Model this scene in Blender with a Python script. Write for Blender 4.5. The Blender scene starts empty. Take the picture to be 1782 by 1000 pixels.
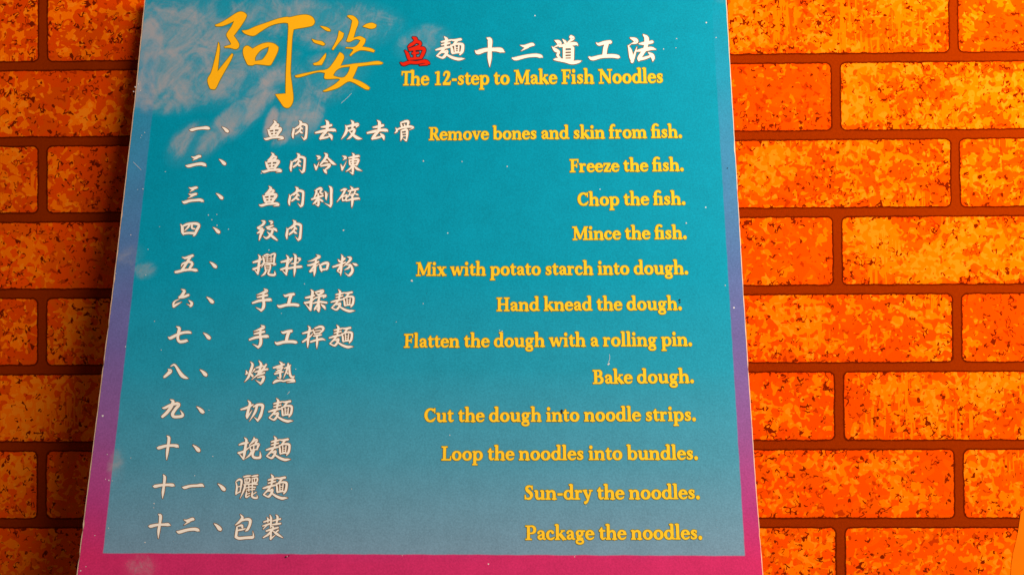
import bpy, bmesh, math, random
from mathutils import Vector, Matrix
from mathutils.geometry import tessellate_polygon

random.seed(7)
scene = bpy.context.scene
COL = scene.collection

# ------------------------------------------------------------------ geometry of the view
F = 1485.0                                   # focal length in photo pixels (1782 wide) = 30 mm lens


def ray(px, py):                             # camera frame: x right, y down, z forward
    return Vector(((px - 891.0) / F, (py - 500.0) / F, 1.0))


WALL_D = 0.787                               # metres to the wall straight ahead
nw = Vector((1.2e-5 * F, 0.91e-5 * F, 1.0)).normalized()      # wall normal (pointing away from camera)
P0 = Vector((0, 0, WALL_D))
ex = Vector((1.0, -0.005, 0.0)); ex = (ex - nw * ex.dot(nw)).normalized()
ed = nw.cross(ex).normalized()               # down along the wall
EYE_Z = 1.35                                 # height of the picture centre on the wall


def to_world(p):
    d = p - P0
    return Vector((d.dot(ex), d.dot(nw), -d.dot(ed) + EYE_Z))


def dir_world(d):
    return Vector((d.dot(ex), d.dot(nw), -d.dot(ed)))


def wall_hit(px, py):
    r = ray(px, py)
    return to_world(r * (P0.dot(nw) / r.dot(nw)))


# ------------------------------------------------------------------ camera
cam_d = bpy.data.cameras.new('camera'); cam = bpy.data.objects.new('camera', cam_d); COL.objects.link(cam)
cam_d.sensor_width = 36.0; cam_d.lens = 36.0 * F / 1782.0; cam_d.clip_start = 0.02; cam_d.clip_end = 100.0
X, Y, Z = dir_world(Vector((1, 0, 0))), dir_world(Vector((0, -1, 0))), dir_world(Vector((0, 0, -1)))
M = Matrix(((X.x, Y.x, Z.x), (X.y, Y.y, Z.y), (X.z, Y.z, Z.z))).to_4x4()
M.translation = to_world(Vector((0, 0, 0)))
cam.matrix_world = M
scene.camera = cam

# ------------------------------------------------------------------ world, lamps, exposure
w = bpy.data.worlds.new('World'); scene.world = w; w.use_nodes = True
bg = w.node_tree.nodes['Background']
bg.inputs['Color'].default_value = (1.0, 0.86, 0.74, 1); bg.inputs['Strength'].default_value = 0.07


def area(name, loc, target, size, power, color, sy=None):
    l = bpy.data.lights.new(name, 'AREA'); l.energy = power; l.color = color
    l.shape = 'RECTANGLE'; l.size = size; l.size_y = sy or size
    o = bpy.data.objects.new(name, l); COL.objects.link(o)
    o.location = loc
    o.rotation_euler = (Vector(target) - Vector(loc)).to_track_quat('-Z', 'Y').to_euler()
    return o


area('warm_ceiling_lamp', (1.05, -0.30, EYE_Z + 0.50), (0.3, 0, EYE_Z), 0.25, 19.0, (1.0, 0.84, 0.60))
area('soft_room_light', (1.28, -1.28, EYE_Z + 1.25), (0, 0, EYE_Z), 0.9, 52.0, (1.0, 0.92, 0.85))
vs = scene.view_settings
vs.view_transform = 'Standard'; vs.look = 'None'; vs.exposure = 0.16; vs.gamma = 1.0; vs.use_curve_mapping = False


# ------------------------------------------------------------------ helpers
def s2l(c):
    return tuple((v / 255 / 12.92 if v / 255 <= 0.04045 else ((v / 255 + 0.055) / 1.055) ** 2.4) for v in c) + (1.0,)


def tag(o, label=None, cat=None, group=None, kind=None):
    for k, v in (('label', label), ('category', cat), ('group', group), ('kind', kind)):
        if v:
            o[k] = v


class G:
    """tiny node-graph builder: sockets combine with + - * and calls"""
    def __init__(s, name, rough=0.5, spec=0.4):
        s.m = bpy.data.materials.new(name); s.m.use_nodes = True
        s.t = s.m.node_tree; s.b = s.t.nodes['Principled BSDF']
        s.b.inputs['Roughness'].default_value = rough; s.b.inputs['Specular IOR Level'].default_value = spec

    def put(s, sock, v):
        if hasattr(v, 'is_linked') or isinstance(v, bpy.types.NodeSocket):
            s.t.links.new(v, sock)
        else:
            sock.default_value = v

    def n(s, typ, out=0, props=(), **ins):
        nd = s.t.nodes.new(typ)
        for k, v in dict(props).items():
            setattr(nd, k, v)
        for k, v in ins.items():
            s.put(nd.inputs[int(k[1:])] if k[0] == 'i' and k[1:].isdigit() else nd.inputs[k], v)
        return nd.outputs[out]

    def m_(s, op, a, b=0.0, c=0.0):
        nd = s.t.nodes.new('ShaderNodeMath'); nd.operation = op
        for i, v in enumerate((a, b, c)):
            s.put(nd.inputs[i], v)
        return nd.outputs[0]

    def add(s, a, b): return s.m_('ADD', a, b)
    def sub(s, a, b): return s.m_('SUBTRACT', a, b)
    def mul(s, a, b): return s.m_('MULTIPLY', a, b)
    def div(s, a, b): return s.m_('DIVIDE', a, b)

    def step(s, x, lo, hi):                  # smooth ramp lo..hi -> 0..1 (lo may exceed hi)
        nd = s.t.nodes.new('ShaderNodeMapRange'); nd.interpolation_type = 'SMOOTHSTEP'
        flip = lo > hi
        s.put(nd.inputs['Value'], x)
        nd.inputs['From Min'].default_value = min(lo, hi); nd.inputs['From Max'].default_value = max(lo, hi)
        nd.inputs['To Min'].default_value = 1.0 if flip else 0.0; nd.inputs['To Max'].default_value = 0.0 if flip else 1.0
        return nd.outputs['Result']

    def mix(s, f, a, b):
        nd = s.t.nodes.new('ShaderNodeMix'); nd.data_type = 'RGBA'
        s.put(nd.inputs[0], f); s.put(nd.inputs[6], a); s.put(nd.inputs[7], b)
        return nd.outputs[2]

    def vec(s, x, y, z=0.0): return s.n('ShaderNodeCombineXYZ', i0=x, i1=y, i2=z)

    def noise(s, v, scale, detail=2.0, rough=0.5, w=None, dist=0.0):
        nd = s.t.nodes.new('ShaderNodeTexNoise'); nd.noise_dimensions = '4D' if w is not None else '3D'
        s.put(nd.inputs['Vector'], v); nd.inputs['Scale'].default_value = scale
        nd.inputs['Detail'].default_value = detail; nd.inputs['Roughness'].default_value = rough
        nd.inputs['Distortion'].default_value = dist
        if w is not None:
            s.put(nd.inputs['W'], w)
        return nd.outputs[0]

    def coords(s):
        o = s.n('ShaderNodeTexCoord', out=3)
        sp = s.t.nodes.new('ShaderNodeSeparateXYZ'); s.t.links.new(o, sp.inputs[0])
        return o, sp.outputs[0], sp.outputs[2]

    def ramp(s, f, stops):
        nd = s.t.nodes.new('ShaderNodeValToRGB'); s.put(nd.inputs[0], f)
        e = nd.color_ramp.elements
        while len(e) < len(stops):
            e.new(0.5)
        for k, (p, c) in enumerate(stops):
            e[k].position = p; e[k].color = c
        return nd.outputs[0]

    def done(s, color, bump=None, strength=0.2, dist=0.001):
        s.put(s.b.inputs['Base Color'], color)
        if bump is not None:
            s.put(s.b.inputs['Normal'], s.n('ShaderNodeBump', Strength=strength, Distance=dist, Height=bump))
        return s.m


def mesh_obj(name, verts, faces, mats, parent=None, midx=None):
    me = bpy.data.meshes.new(name); me.from_pydata(verts, [], faces)
    for mt in mats:
        me.materials.append(mt)
    if midx:
        me.polygons.foreach_set('material_index', midx)
    me.update()
    o = bpy.data.objects.new(name, me); COL.objects.link(o)
    if parent:
        o.parent = parent
    return o


# ------------------------------------------------------------------ the wall: brick-print wallpaper
JX = [wall_hit(74, 310).x, wall_hit(1662.5, 310).x]
PITCH = (JX[1] - JX[0]) / 4.0
ROWS = [wall_hit(1400, y).z for y in (102, 909)]
RP = (ROWS[0] - ROWS[1]) / 6.0
ROW0 = ROWS[1]                              # a mortar centre line
MORT = 0.0098


def wall_material():
    g = G('brick_print_vinyl', rough=0.8, spec=0.0)
    o, x, z = g.coords()
    wob = g.sub(g.noise(o, 70, 2, 0.6), 0.5)
    wob2 = g.sub(g.noise(o, 330, 2, 0.6), 0.5)
    v = g.div(g.sub(z, ROW0), RP)
    row = g.m_('FLOOR', v); fz = g.mul(g.sub(g.sub(v, row), 0.5), RP)
    par = g.m_('FLOORED_MODULO', g.add(row, 20), 2.0)      # 0: row just above ROW0
    u = g.div(g.sub(g.sub(x, JX[0]), g.mul(g.sub(1.0, g.m_('COMPARE', par, 0.0, 0.1)), 0.489 * PITCH)), PITCH)
    colm = g.m_('FLOOR', u); fx = g.mul(g.sub(g.sub(u, colm), 0.5), PITCH)
    rnd = g.n('ShaderNodeTexWhiteNoise', Vector=g.vec(row, colm, 3.0))
    rnd2 = g.n('ShaderNodeTexWhiteNoise', Vector=g.vec(row, colm, 11.0))
    R = 0.0045
    qx = g.sub(g.m_('ABSOLUTE', fx), (PITCH - MORT) / 2 - R)
    qz = g.sub(g.m_('ABSOLUTE', fz), (RP - MORT) / 2 - R)
    ox, oz = g.m_('MAXIMUM', qx, 0.0), g.m_('MAXIMUM', qz, 0.0)
    d = g.sub(g.add(g.m_('SQRT', g.add(g.mul(ox, ox), g.mul(oz, oz))), g.m_('MINIMUM', g.m_('MAXIMUM', qx, qz), 0.0)), R)
    d = g.add(d, g.add(g.mul(wob, 0.0022), g.mul(wob2, 0.0016)))
    W = g.mul(rnd, 40.0)
    # printed tones of one brick
    inset = g.step(d, -0.012, 0.0)           # 0 deep inside, 1 at the rim
    big = g.noise(o, 24, 1.5, 0.5, W)
    n1 = g.noise(o, 150, 1.2, 0.5, W, 0.6)
    cover = g.add(g.mul(g.sub(big, 0.5), 0.72), g.mul(g.sub(rnd2, 0.55), 0.14))
    b1 = g.sub(g.add(n1, cover), g.mul(inset, 0.05))
    col = g.mix(g.step(g.noise(o, 60, 1.5, 0.5, g.add(W, 7.0), 0.5), 0.52, 0.535), BASE, BASE2)
    tone = g.add(0.84, g.mul(rnd, 0.30))
    col = g.mix(g.step(tone, 1.14, 0.84), col, g.mix(0.5, col, (0.62, 0.040, 0.0, 1)))
    col = g.mix(g.step(b1, 0.508, 0.522), col, BLOB)
    n2 = g.noise(o, 180, 0.8, 0.5, g.add(W, 13.0), 0.4)
    pale = g.mul(g.step(g.add(n2, g.mul(cover, 0.6)), 0.59, 0.605), g.step(b1, 0.522, 0.532))
    col = g.mix(g.mul(pale, 0.8), col, PALE)
    n3 = g.noise(o, 200, 1.0, 0.5, g.add(W, 21.0), 0.6)
    deep = g.mul(g.step(n3, 0.62, 0.632), g.step(big, 0.56, 0.46))
    col = g.mix(g.mul(deep, 0.85), col, DEEP)
    # short dark squiggles: iso-lines of a noise, chopped by another one
    sq = g.m_('ABSOLUTE', g.sub(g.noise(o, 175, 0.6, 0.5, g.add(W, 31.0), 0.9), 0.5))
    chop = g.add(g.noise(o, 155, 0.5, 0.5, g.add(W, 43.0)), g.add(g.mul(g.sub(g.noise(o, 24, 1, 0.5, g.add(W, 3.0)), 0.5), 0.42), g.mul(inset, 0.05)))
    line = g.mul(g.step(sq, 0.050, 0.036), g.step(chop, 0.60, 0.615))
    dots = g.step(g.noise(o, 250, 0.0, 0.5, g.add(W, 57.0)), 0.80, 0.81)
    # combed vertical strokes printed on some bricks
    comb = g.noise(g.vec(x, g.mul(z, 0.05), W), 420, 1.0, 0.5)
    cz = g.mul(g.step(g.noise(o, 24, 0.0, 0.5, g.add(W, 71.0)), 0.60, 0.66), g.m_('GREATER_THAN', rnd2, 0.45))
    col = g.mix(g.mul(g.step(comb, 0.54, 0.57), cz), col, BLOB)
    col = g.mix(g.m_('MAXIMUM', line, dots), col, DARK)
    # mortar with a darker printed rim along each brick
    mort = g.mix(g.noise(o, 420, 2, 0.6), MORT_A, MORT_B)
    mort = g.mix(g.step(d, 0.0021, 0.0007), mort, MORT_E)
    col = g.mix(g.step(d, -0.0004, 0.0003), col, mort)
    grain = g.noise(o, 900, 1, 0.5)
    return g.done(col, g.add(grain, g.mul(g.step(d, 0.001, -0.001), 0.6)), 0.12, 0.0006)


BASE = (0.86, 0.066, 0.0, 1); BASE2 = (0.80, 0.084, 0.0, 1); BLOB = (0.95, 0.150, 0.0, 1)
PALE = (0.97, 0.215, 0.006, 1); DEEP = (0.42, 0.024, 0.0, 1); DARK = (0.17, 0.010, 0.0, 1)
MORT_A = (0.205, 0.016, 0.0, 1); MORT_B = (0.30, 0.027, 0.0, 1); MORT_E = (0.10, 0.006, 0.0, 1)

wm = wall_material()
x0, x1, z0, z1 = -1.7, 1.7, 0.0, 2.6
wall = mesh_obj('brick_wall', [(x0, 0, z0), (x1, 0, z0), (x1, 0, z1), (x0, 0, z1),
                               (x0, 0.1, z0), (x1, 0.1, z0), (x1, 0.1, z1), (x0, 0.1, z1)],
                [(0, 1, 2, 3), (5, 4, 7, 6), (1, 5, 6, 2), (4, 0, 3, 7), (3, 2, 6, 7), (4, 5, 1, 0)], [wm])
tag(wall, 'flat wall covered in orange brick-print wallpaper with brown mortar lines', 'wall')

# ------------------------------------------------------------------ the board: plane and local frame
v_up = Vector((908 - 891, -5509 - 500, F)).normalized()          # runs up the board, leaning away
ub = Vector((1.0, -0.002, 0.0)); ub = (ub - v_up * ub.dot(v_up))
sB = -0.002
tB = -(v_up.x + v_up.y * sB) / v_up.z
ub = Vector((1.0, sB, tB)).normalized()
nb = ub.cross(-v_up).normalized()
if nb.z < 0:
    nb = -nb
rt = ray(757, -6)
wd = P0.dot(nw) / rt.dot(nw)
PB = rt * (wd - 0.0125)                                         # top of the printed face, core rests on wall


def board_hit_cam(px, py):
    r = ray(px, py)
    return r * (PB.dot(nb) / r.dot(nb))


OB = board_hit_cam(731, 1014)                                   # foot of the board


def loc(px, py):                                                # photo pixel -> board coordinates (x, z)
    d = board_hit_cam(px, py) - OB
    return (d.dot(ub), d.dot(v_up))


bX, bY, bZ = dir_world(ub), dir_world(nb), dir_world(v_up)
bY = bZ.cross(bX).normalized()
BM = Matrix(((bX.x, bY.x, bZ.x), (bX.y, bY.y, bZ.y), (bX.z, bY.z, bZ.z))).to_4x4()
BM.translation = to_world(OB)

board = bpy.data.objects.new('recipe_board', None); COL.objects.link(board)
board.empty_display_size = 0.05
board.matrix_world = BM
tag(board, 'teal and magenta board with a bilingual twelve-step recipe, leaning against the brick-print wall', 'sign board')


# ------------------------------------------------------------------ board materials
def face_material():
    g = G('printed_board_face', rough=0.6, spec=0.04)
    o, x, z = g.coords()
    zt, zb = loc(757, 0)[1], loc(757, 1000)[1]
    t = g.div(g.sub(zt, z), zt - zb)
    tf = lambda y: (zt - loc(757, y)[1]) / (zt - zb)
    edge = g.mul(g.sub(g.noise(o, 60, 2), 0.5), 0.0012)
    inner = g.ramp(t, [(tf(y), c) for y, c in INNER])
    bord = g.ramp(g.add(t, g.mul(g.sub(g.noise(o, 14, 2), 0.5), 0.05)), [(tf(y), c) for y, c in BORDER])
    xl = (loc(257, 250)[0] + loc(182, 963)[0]) / 2
    xr = (loc(1256, 250)[0] + loc(1293, 963)[0]) / 2
    zi = (loc(182, 963)[1] + loc(1293, 965)[1]) / 2
    ins = g.mul(g.mul(g.step(g.add(x, edge), xl - 0.0006, xl + 0.0006), g.step(g.add(x, edge), xr + 0.0006, xr - 0.0006)),
                g.step(g.add(z, edge), zi - 0.0006, zi + 0.0006))
    col = g.mix(ins, bord, inner)
    # print grain and faint mottling
    gr = g.noise(o, 700, 2, 0.7)
    mo = g.noise(o, 45, 4, 0.65)
    k = g.add(0.55, g.add(g.mul(gr, 0.60), g.mul(mo, 0.30)))
    col = g.mix(1.0, col, col)
    mm = g.t.nodes.new('ShaderNodeMix'); mm.data_type = 'RGBA'; mm.blend_type = 'MULTIPLY'
    mm.inputs[0].default_value = 1.0
    g.put(mm.inputs[6], col); g.put(mm.inputs[7], g.n('ShaderNodeCombineColor', i0=k, i1=k, i2=k))
    col = mm.outputs[2]
    # rubbed, chalky wear in the upper left
    def blob(px, py, rx, ry, ang=0.0):
        cx, cz = loc(px, py); sc = loc(px + 100, py)[0] - cx
        rx, ry = rx * sc / 100, ry * sc / 100
        dx, dz = g.sub(x, cx), g.sub(z, cz); ca, sa = math.cos(ang), math.sin(ang)
        a = g.div(g.add(g.mul(dx, ca), g.mul(dz, sa)), rx)
        b = g.div(g.sub(g.mul(dz, ca), g.mul(dx, sa)), ry)
        return g.step(g.add(g.mul(a, a), g.mul(b, b)), 1.0, 0.0)
    R_ = math.radians
    tot = None
    for (px, py, rx, ry, an, wt) in WEAR:
        s_ = g.mul(blob(px, py, rx, ry, R_(an)), wt)
        tot = s_ if tot is None else g.m_('MAXIMUM', tot, s_)
    rot = R_(52)
    a = g.add(g.mul(x, math.cos(rot)), g.mul(z, math.sin(rot)))
    b = g.sub(g.mul(z, math.cos(rot)), g.mul(x, math.sin(rot)))
    sv = g.vec(g.mul(a, 0.16), b, 0.0)
    rot2 = R_(80)
    a2 = g.add(g.mul(x, math.cos(rot2)), g.mul(z, math.sin(rot2)))
    b2 = g.sub(g.mul(z, math.cos(rot2)), g.mul(x, math.sin(rot2)))
    sv2 = g.vec(g.mul(a2, 0.2), b2, 5.0)
    pick = g.step(g.noise(o, 12, 1, 0.5), 0.42, 0.58)
    fmix = g.t.nodes.new('ShaderNodeMix'); fmix.data_type = 'FLOAT'
    g.put(fmix.inputs[0], pick); g.put(fmix.inputs[2], g.noise(sv, 95, 5, 0.66, dist=0.5)); g.put(fmix.inputs[3], g.noise(sv2, 110, 5, 0.66, dist=0.5))
    st1 = fmix.outputs[0]
    st2 = g.noise(o, 38, 4, 0.65, dist=1.0)
    st3 = g.noise(o, 420, 2, 0.7)
    wear = g.step(g.add(g.add(g.mul(st1, 0.75), g.mul(st2, 1.5)), g.add(g.mul(tot, 0.62), g.mul(st3, 0.15))), 1.30, 2.15)
    wear = g.m_('MINIMUM', g.add(g.mul(wear, g.step(tot, 0.0, 0.35)), g.mul(tot, 0.12)), 1.0)
    col = g.mix(g.mul(wear, 0.88), col, CHALK)
    # scattered white nicks
    vd = g.t.nodes.new('ShaderNodeTexVoronoi'); vd.feature = 'F1'
    g.put(vd.inputs['Vector'], g.vec(x, z, 0.0)); vd.inputs['Scale'].default_value = 55.0
    sp = g.t.nodes.new('ShaderNodeSeparateColor'); g.put(sp.inputs[0], vd.outputs['Color'])
    rad = g.add(0.012, g.mul(sp.outputs[1], 0.036))
    nick = g.mul(g.m_('LESS_THAN', vd.outputs['Distance'], rad), g.m_('GREATER_THAN', sp.outputs[0], 0.84))
    vd2 = g.t.nodes.new('ShaderNodeTexVoronoi'); vd2.feature = 'F1'
    g.put(vd2.inputs['Vector'], g.vec(g.add(x, 3.1), z, 0.0)); vd2.inputs['Scale'].default_value = 150.0
    sp2 = g.t.nodes.new('ShaderNodeSeparateColor'); g.put(sp2.inputs[0], vd2.outputs['Color'])
    nick2 = g.mul(g.m_('LESS_THAN', vd2.outputs['Distance'], 0.085), g.m_('GREATER_THAN', sp2.outputs[0], 0.86))
    col = g.mix(g.mul(nick, 0.8), col, (0.72, 0.68, 0.66, 1))
    vd3 = g.t.nodes.new('ShaderNodeTexVoronoi'); vd3.feature = 'F1'
    g.put(vd3.inputs['Vector'], g.vec(g.add(x, 7.7), z, 0.0)); vd3.inputs['Scale'].default_value = 40.0
    sp3 = g.t.nodes.new('ShaderNodeSeparateColor'); g.put(sp3.inputs[0], vd3.outputs['Color'])
    nick3 = g.mul(g.m_('LESS_THAN', vd3.outputs['Distance'], 0.03), g.m_('GREATER_THAN', sp3.outputs[0], 0.93))
    col = g.mix(g.mul(nick3, 0.8), col, (0.015, 0.03, 0.04, 1))
    g.put(g.b.inputs['Roughness'], g.add(0.55, g.mul(wear, 0.3)))
    return g.done(col, g.add(gr, mo), 0.10, 0.0004)


INNER = [(0, (0.0, 0.238, 0.352, 1)), (250, (0.0, 0.246, 0.368, 1)), (480, (0.002, 0.258, 0.385, 1)),
         (640, (0.014, 0.258, 0.378, 1)), (800, (0.062, 0.258, 0.366, 1)), (960, (0.155, 0.262, 0.360, 1))]
BORDER = [(0, (0.0, 0.238, 0.352, 1)), (130, (0.010, 0.240, 0.38, 1)), (300, (0.045, 0.195, 0.37, 1)), (460, (0.080, 0.142, 0.330, 1)),
          (610, (0.140, 0.106, 0.300, 1)), (760, (0.255, 0.074, 0.250, 1)), (880, (0.400, 0.040, 0.185, 1)),
          (975, (0.540, 0.024, 0.118, 1))]
CHALK = (0.33, 0.305, 0.325, 1)
# photo px, radii px, angle, weight
WEAR = [(300, 70, 150, 130, 0, 0.85), (262, 150, 60, 130, 80, 0.9), (400, 110, 120, 90, 40, 0.75), (385, 225, 95, 28, 52, 1.0),
        (455, 165, 120, 34, 55, 0.85), (520, 205, 60, 50, 60, 0.9), (560, 140, 110, 60, 30, 0.55), (590, 45, 130, 60, 0, 0.6),
        (735, 75, 60, 40, 20, 0.6), (480, 30, 160, 50, 0, 0.6), (225, 445, 34, 28, 20, 0.45), (203, 812, 22, 44, 0, 0.5), (472, 214, 40, 16, 80, 1.25), (500, 235, 40, 16, 40, 0.9),
        (240, 152, 14, 24, 0, 1.15), (330, 250, 60, 40, 50, 0.5), (250, 470, 30, 22, 0, 0.4), (245, 985, 40, 30, 0, 0.45),
        (1254, 2, 14, 8, 0, 0.2)]


def ink(name, c, var=0.18):
    g = G(name, rough=0.6, spec=0.04)
    o, x, z = g.coords()
    n_ = g.add(1.0 - var * 0.5, g.mul(g.sub(g.noise(o, 500, 2, 0.7), 0.5), var * 2))
    mm = g.t.nodes.new('ShaderNodeMix'); mm.data_type = 'RGBA'; mm.blend_type = 'MULTIPLY'; mm.inputs[0].default_value = 1.0
    mm.inputs[6].default_value = c; g.put(mm.inputs[7], g.n('ShaderNodeCombineColor', i0=n_, i1=n_, i2=n_))
    return g.done(mm.outputs[2])


M_WHITE = ink('cream_lettering_ink', (0.90, 0.80, 0.70, 1), 0.10)
M_YEL = ink('yellow_lettering_ink', (0.95, 0.54, 0.025, 1), 0.14)
M_TITLE = ink('golden_title_ink', (0.93, 0.43, 0.008, 1), 0.08)
M_RED = ink('red_lettering_ink', (0.72, 0.018, 0.005, 1), 0.10)
M_OUT = ink('brown_outline_ink', (0.22, 0.10, 0.035, 1), 0.2)
M_OUTG = ink('olive_outline_ink', (0.16, 0.17, 0.015, 1), 0.2)
M_OUTR = ink('dark_outline_ink', (0.03, 0.02, 0.03, 1), 0.2)
M_CORE = ink('cream_foam_core', (0.85, 0.56, 0.36, 1), 0.2)

# ------------------------------------------------------------------ board body
LEFT = [(252.0, -8), (251.2, 0), (234.5, 170), (214.8, 340), (195.5, 505), (175.0, 668), (154.0, 835), (133.0, 1000), (131.2, 1014)]
RIGHT = [(1263.8, -8), (1264.6, 0), (1274.6, 170), (1284.6, 340), (1294.0, 505), (1304.4, 668), (1315.4, 835), (1328.4, 1000), (1329.4, 1014)]


def lerp_edge(E, y):
    for (xa, ya), (xb, yb) in zip(E, E[1:]):
        if ya <= y <= yb:
            return xa + (xb - xa) * (y - ya) / (yb - ya)
    return E[-1][0]


def outline(inl, inr, jit, seed):
    rnd = random.Random(seed); pts = []
    ys = [-8 + i * 1022 / 110 for i in range(111)]
    for y in ys:
        pts.append(loc(lerp_edge(RIGHT, y) - inr - rnd.random() * jit * (3 if rnd.random() < .06 else 1), y))
    for y in reversed(ys):
        pts.append(loc(lerp_edge(LEFT, y) + inl + rnd.random() * jit * (3.5 if rnd.random() < .08 else 1), y))
    return pts


op = outline(0, 0, 0.5, 3)
n_ = len(op)
T = 0.005
vv = [(x, 0.0, z) for x, z in op] + [(x, T, z) for x, z in op]
tri = tessellate_polygon([[Vector((x, z, 0)) for x, z in op]])
ff = []
for a, b, c in tri:
    pa, pb, pc = op[a], op[b], op[c]
    ar = (pb[0] - pa[0]) * (pc[1] - pa[1]) - (pb[1] - pa[1]) * (pc[0] - pa[0])
    f = (a, b, c) if ar > 0 else (c, b, a)
    ff.append(f); ff.append(tuple(i + n_ for i in reversed(f)))
for i in range(n_):
    j = (i + 1) % n_
    ff.append((i, i + n_, j + n_, j))
mesh_obj('foam_core', vv, ff, [M_CORE], board)

fp = outline(2.0, 1.3, 0.45, 5)
tri = tessellate_polygon([[Vector((x, z, 0)) for x, z in fp]])
ff = []
for a, b, c in tri:
    pa, pb, pc = fp[a], fp[b], fp[c]
    ar = (pb[0] - pa[0]) * (pc[1] - pa[1]) - (pb[1] - pa[1]) * (pc[0] - pa[0])
    ff.append((a, b, c) if ar > 0 else (c, b, a))
n_ = len(fp)
vv = [(x, -0.0003, z) for x, z in fp] + [(x, 0.0002, z) for x, z in fp]
ff += [(i, i + n_, (i + 1) % n_ + n_, (i + 1) % n_) for i in range(n_)]
FACE = (vv, ff)


# ------------------------------------------------------------------ lettering
def catmull(P, sub=6):
    if len(P) == 2:
        a, b = P
        return [tuple(a[k] + (b[k] - a[k]) * i / 4 for k in range(3)) for i in range(5)]
    Q = [tuple(2 * P[0][k] - P[1][k] for k in range(3))] + list(P) + [tuple(2 * P[-1][k] - P[-2][k] for k in range(3))]
    out = []
    for i in range(1, len(Q) - 2):
        p0, p1, p2, p3 = Q[i - 1:i + 3]
        for j in range(sub):
            t = j / sub
            out.append(tuple(0.5 * (2 * p1[k] + (p2[k] - p0[k]) * t + (2 * p0[k] - 5 * p1[k] + 4 * p2[k] - p3[k]) * t * t
                                    + (3 * p1[k] - p0[k] - 3 * p2[k] + p3[k]) * t ** 3) for k in range(3)))
    out.append(tuple(P[-1]))
    return out


class Ink:
    """collects flat strokes (each a hair above the one before) into one mesh: slot 0 letter, slot 1 outline"""
    def __init__(s):
        s.v = []; s.f = []; s.i = []; s.lay = 0

    def emit(s, pts, faces, fn, slot, base):
        y = -(base + 1.5e-6 * (s.lay % 60)); s.lay += 1
        o = len(s.v)
        for k, p in enumerate(pts):
            x, z = fn(p[0], p[1]); s.v.append((x, y - 2e-8 * k, z))
        for f in faces:
            a, b, c = (s.v[o + f[0]], s.v[o + f[1]], s.v[o + f[2]])
            ar = (b[0] - a[0]) * (c[2] - a[2]) - (b[2] - a[2]) * (c[0] - a[0])
            s.f.append(tuple(o + q for q in (f if ar > 0 else reversed(f)))); s.i.append(slot)

    def ribbon(s, P, fn, slot, base, extra, closed=False, butt=False, sub=6):
        if butt:
            # plain straight bar, square ends
            pts = [(p[0], p[1], p[2]) for p in P]
        elif closed:
            pts = P
        else:
            pts = catmull(P, sub)
        pts = [(p[0], p[1], max(p[2], 0.5) / 2 + extra) for p in pts]
        n = len(pts); L = []; Rr = []
        for i in range(n):
            if closed:
                a, b = pts[i - 1], pts[(i + 1) % n]
            else:
                a, b = pts[max(i - 1, 0)], pts[min(i + 1, n - 1)]
            dx, dy = b[0] - a[0], b[1] - a[1]; d = math.hypot(dx, dy) or 1.0
            nx, ny = -dy / d, dx / d; x, y, r = pts[i]
            if butt and (i == 0 or i == n - 1):
                sg = -1 if i == 0 else 1
                x += sg * dx / d * extra; y += sg * dy / d * extra
            L.append((x + nx * r, y + ny * r)); Rr.append((x - nx * r, y - ny * r))
        V = L + Rr
        Fc = [(i, i + 1, n + i + 1, n + i) for i in range(n - 1)]
        if closed:
            Fc.append((n - 1, 0, n, 2 * n - 1))
        s.emit(V, Fc, fn, slot, base)
        if not butt and not closed:
            for e in (0, n - 1):
                x, y, r = pts[e]
                if r > 0.3:
                    s.disc(x, y, r, fn, slot, base)

    def disc(s, x, y, r, fn, slot, base, k=14):
        V = [(x + r * math.cos(2 * math.pi * i / k), y + r * math.sin(2 * math.pi * i / k)) for i in range(k)]
        s.emit(V, [tuple(range(k))], fn, slot, base)

    def poly(s, loops, fn, slot, base):
        V = [p for l in loops for p in l]
        tr = tessellate_polygon([[Vector((p[0], p[1], 0)) for p in l] for l in loops])
        s.emit(V, [tuple(t) for t in tr], fn, slot, base)

    def build(s, name, mats):
        return mesh_obj(name, s.v, s.f, mats, board, s.i)


B_OUT, B_INK = 0.00034, 0.00046


def parse(txt):
    return [[tuple(float(q) for q in p.split(',')) for p in st.split()] for st in txt.split(';') if st.strip()]


GL = {}


def glyph(name, ox, oy, sc, txt):
    GL[name] = [[(ox + x / sc, oy + y / sc, w_ / sc) for x, y, w_ in st] for st in parse(txt)]


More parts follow.
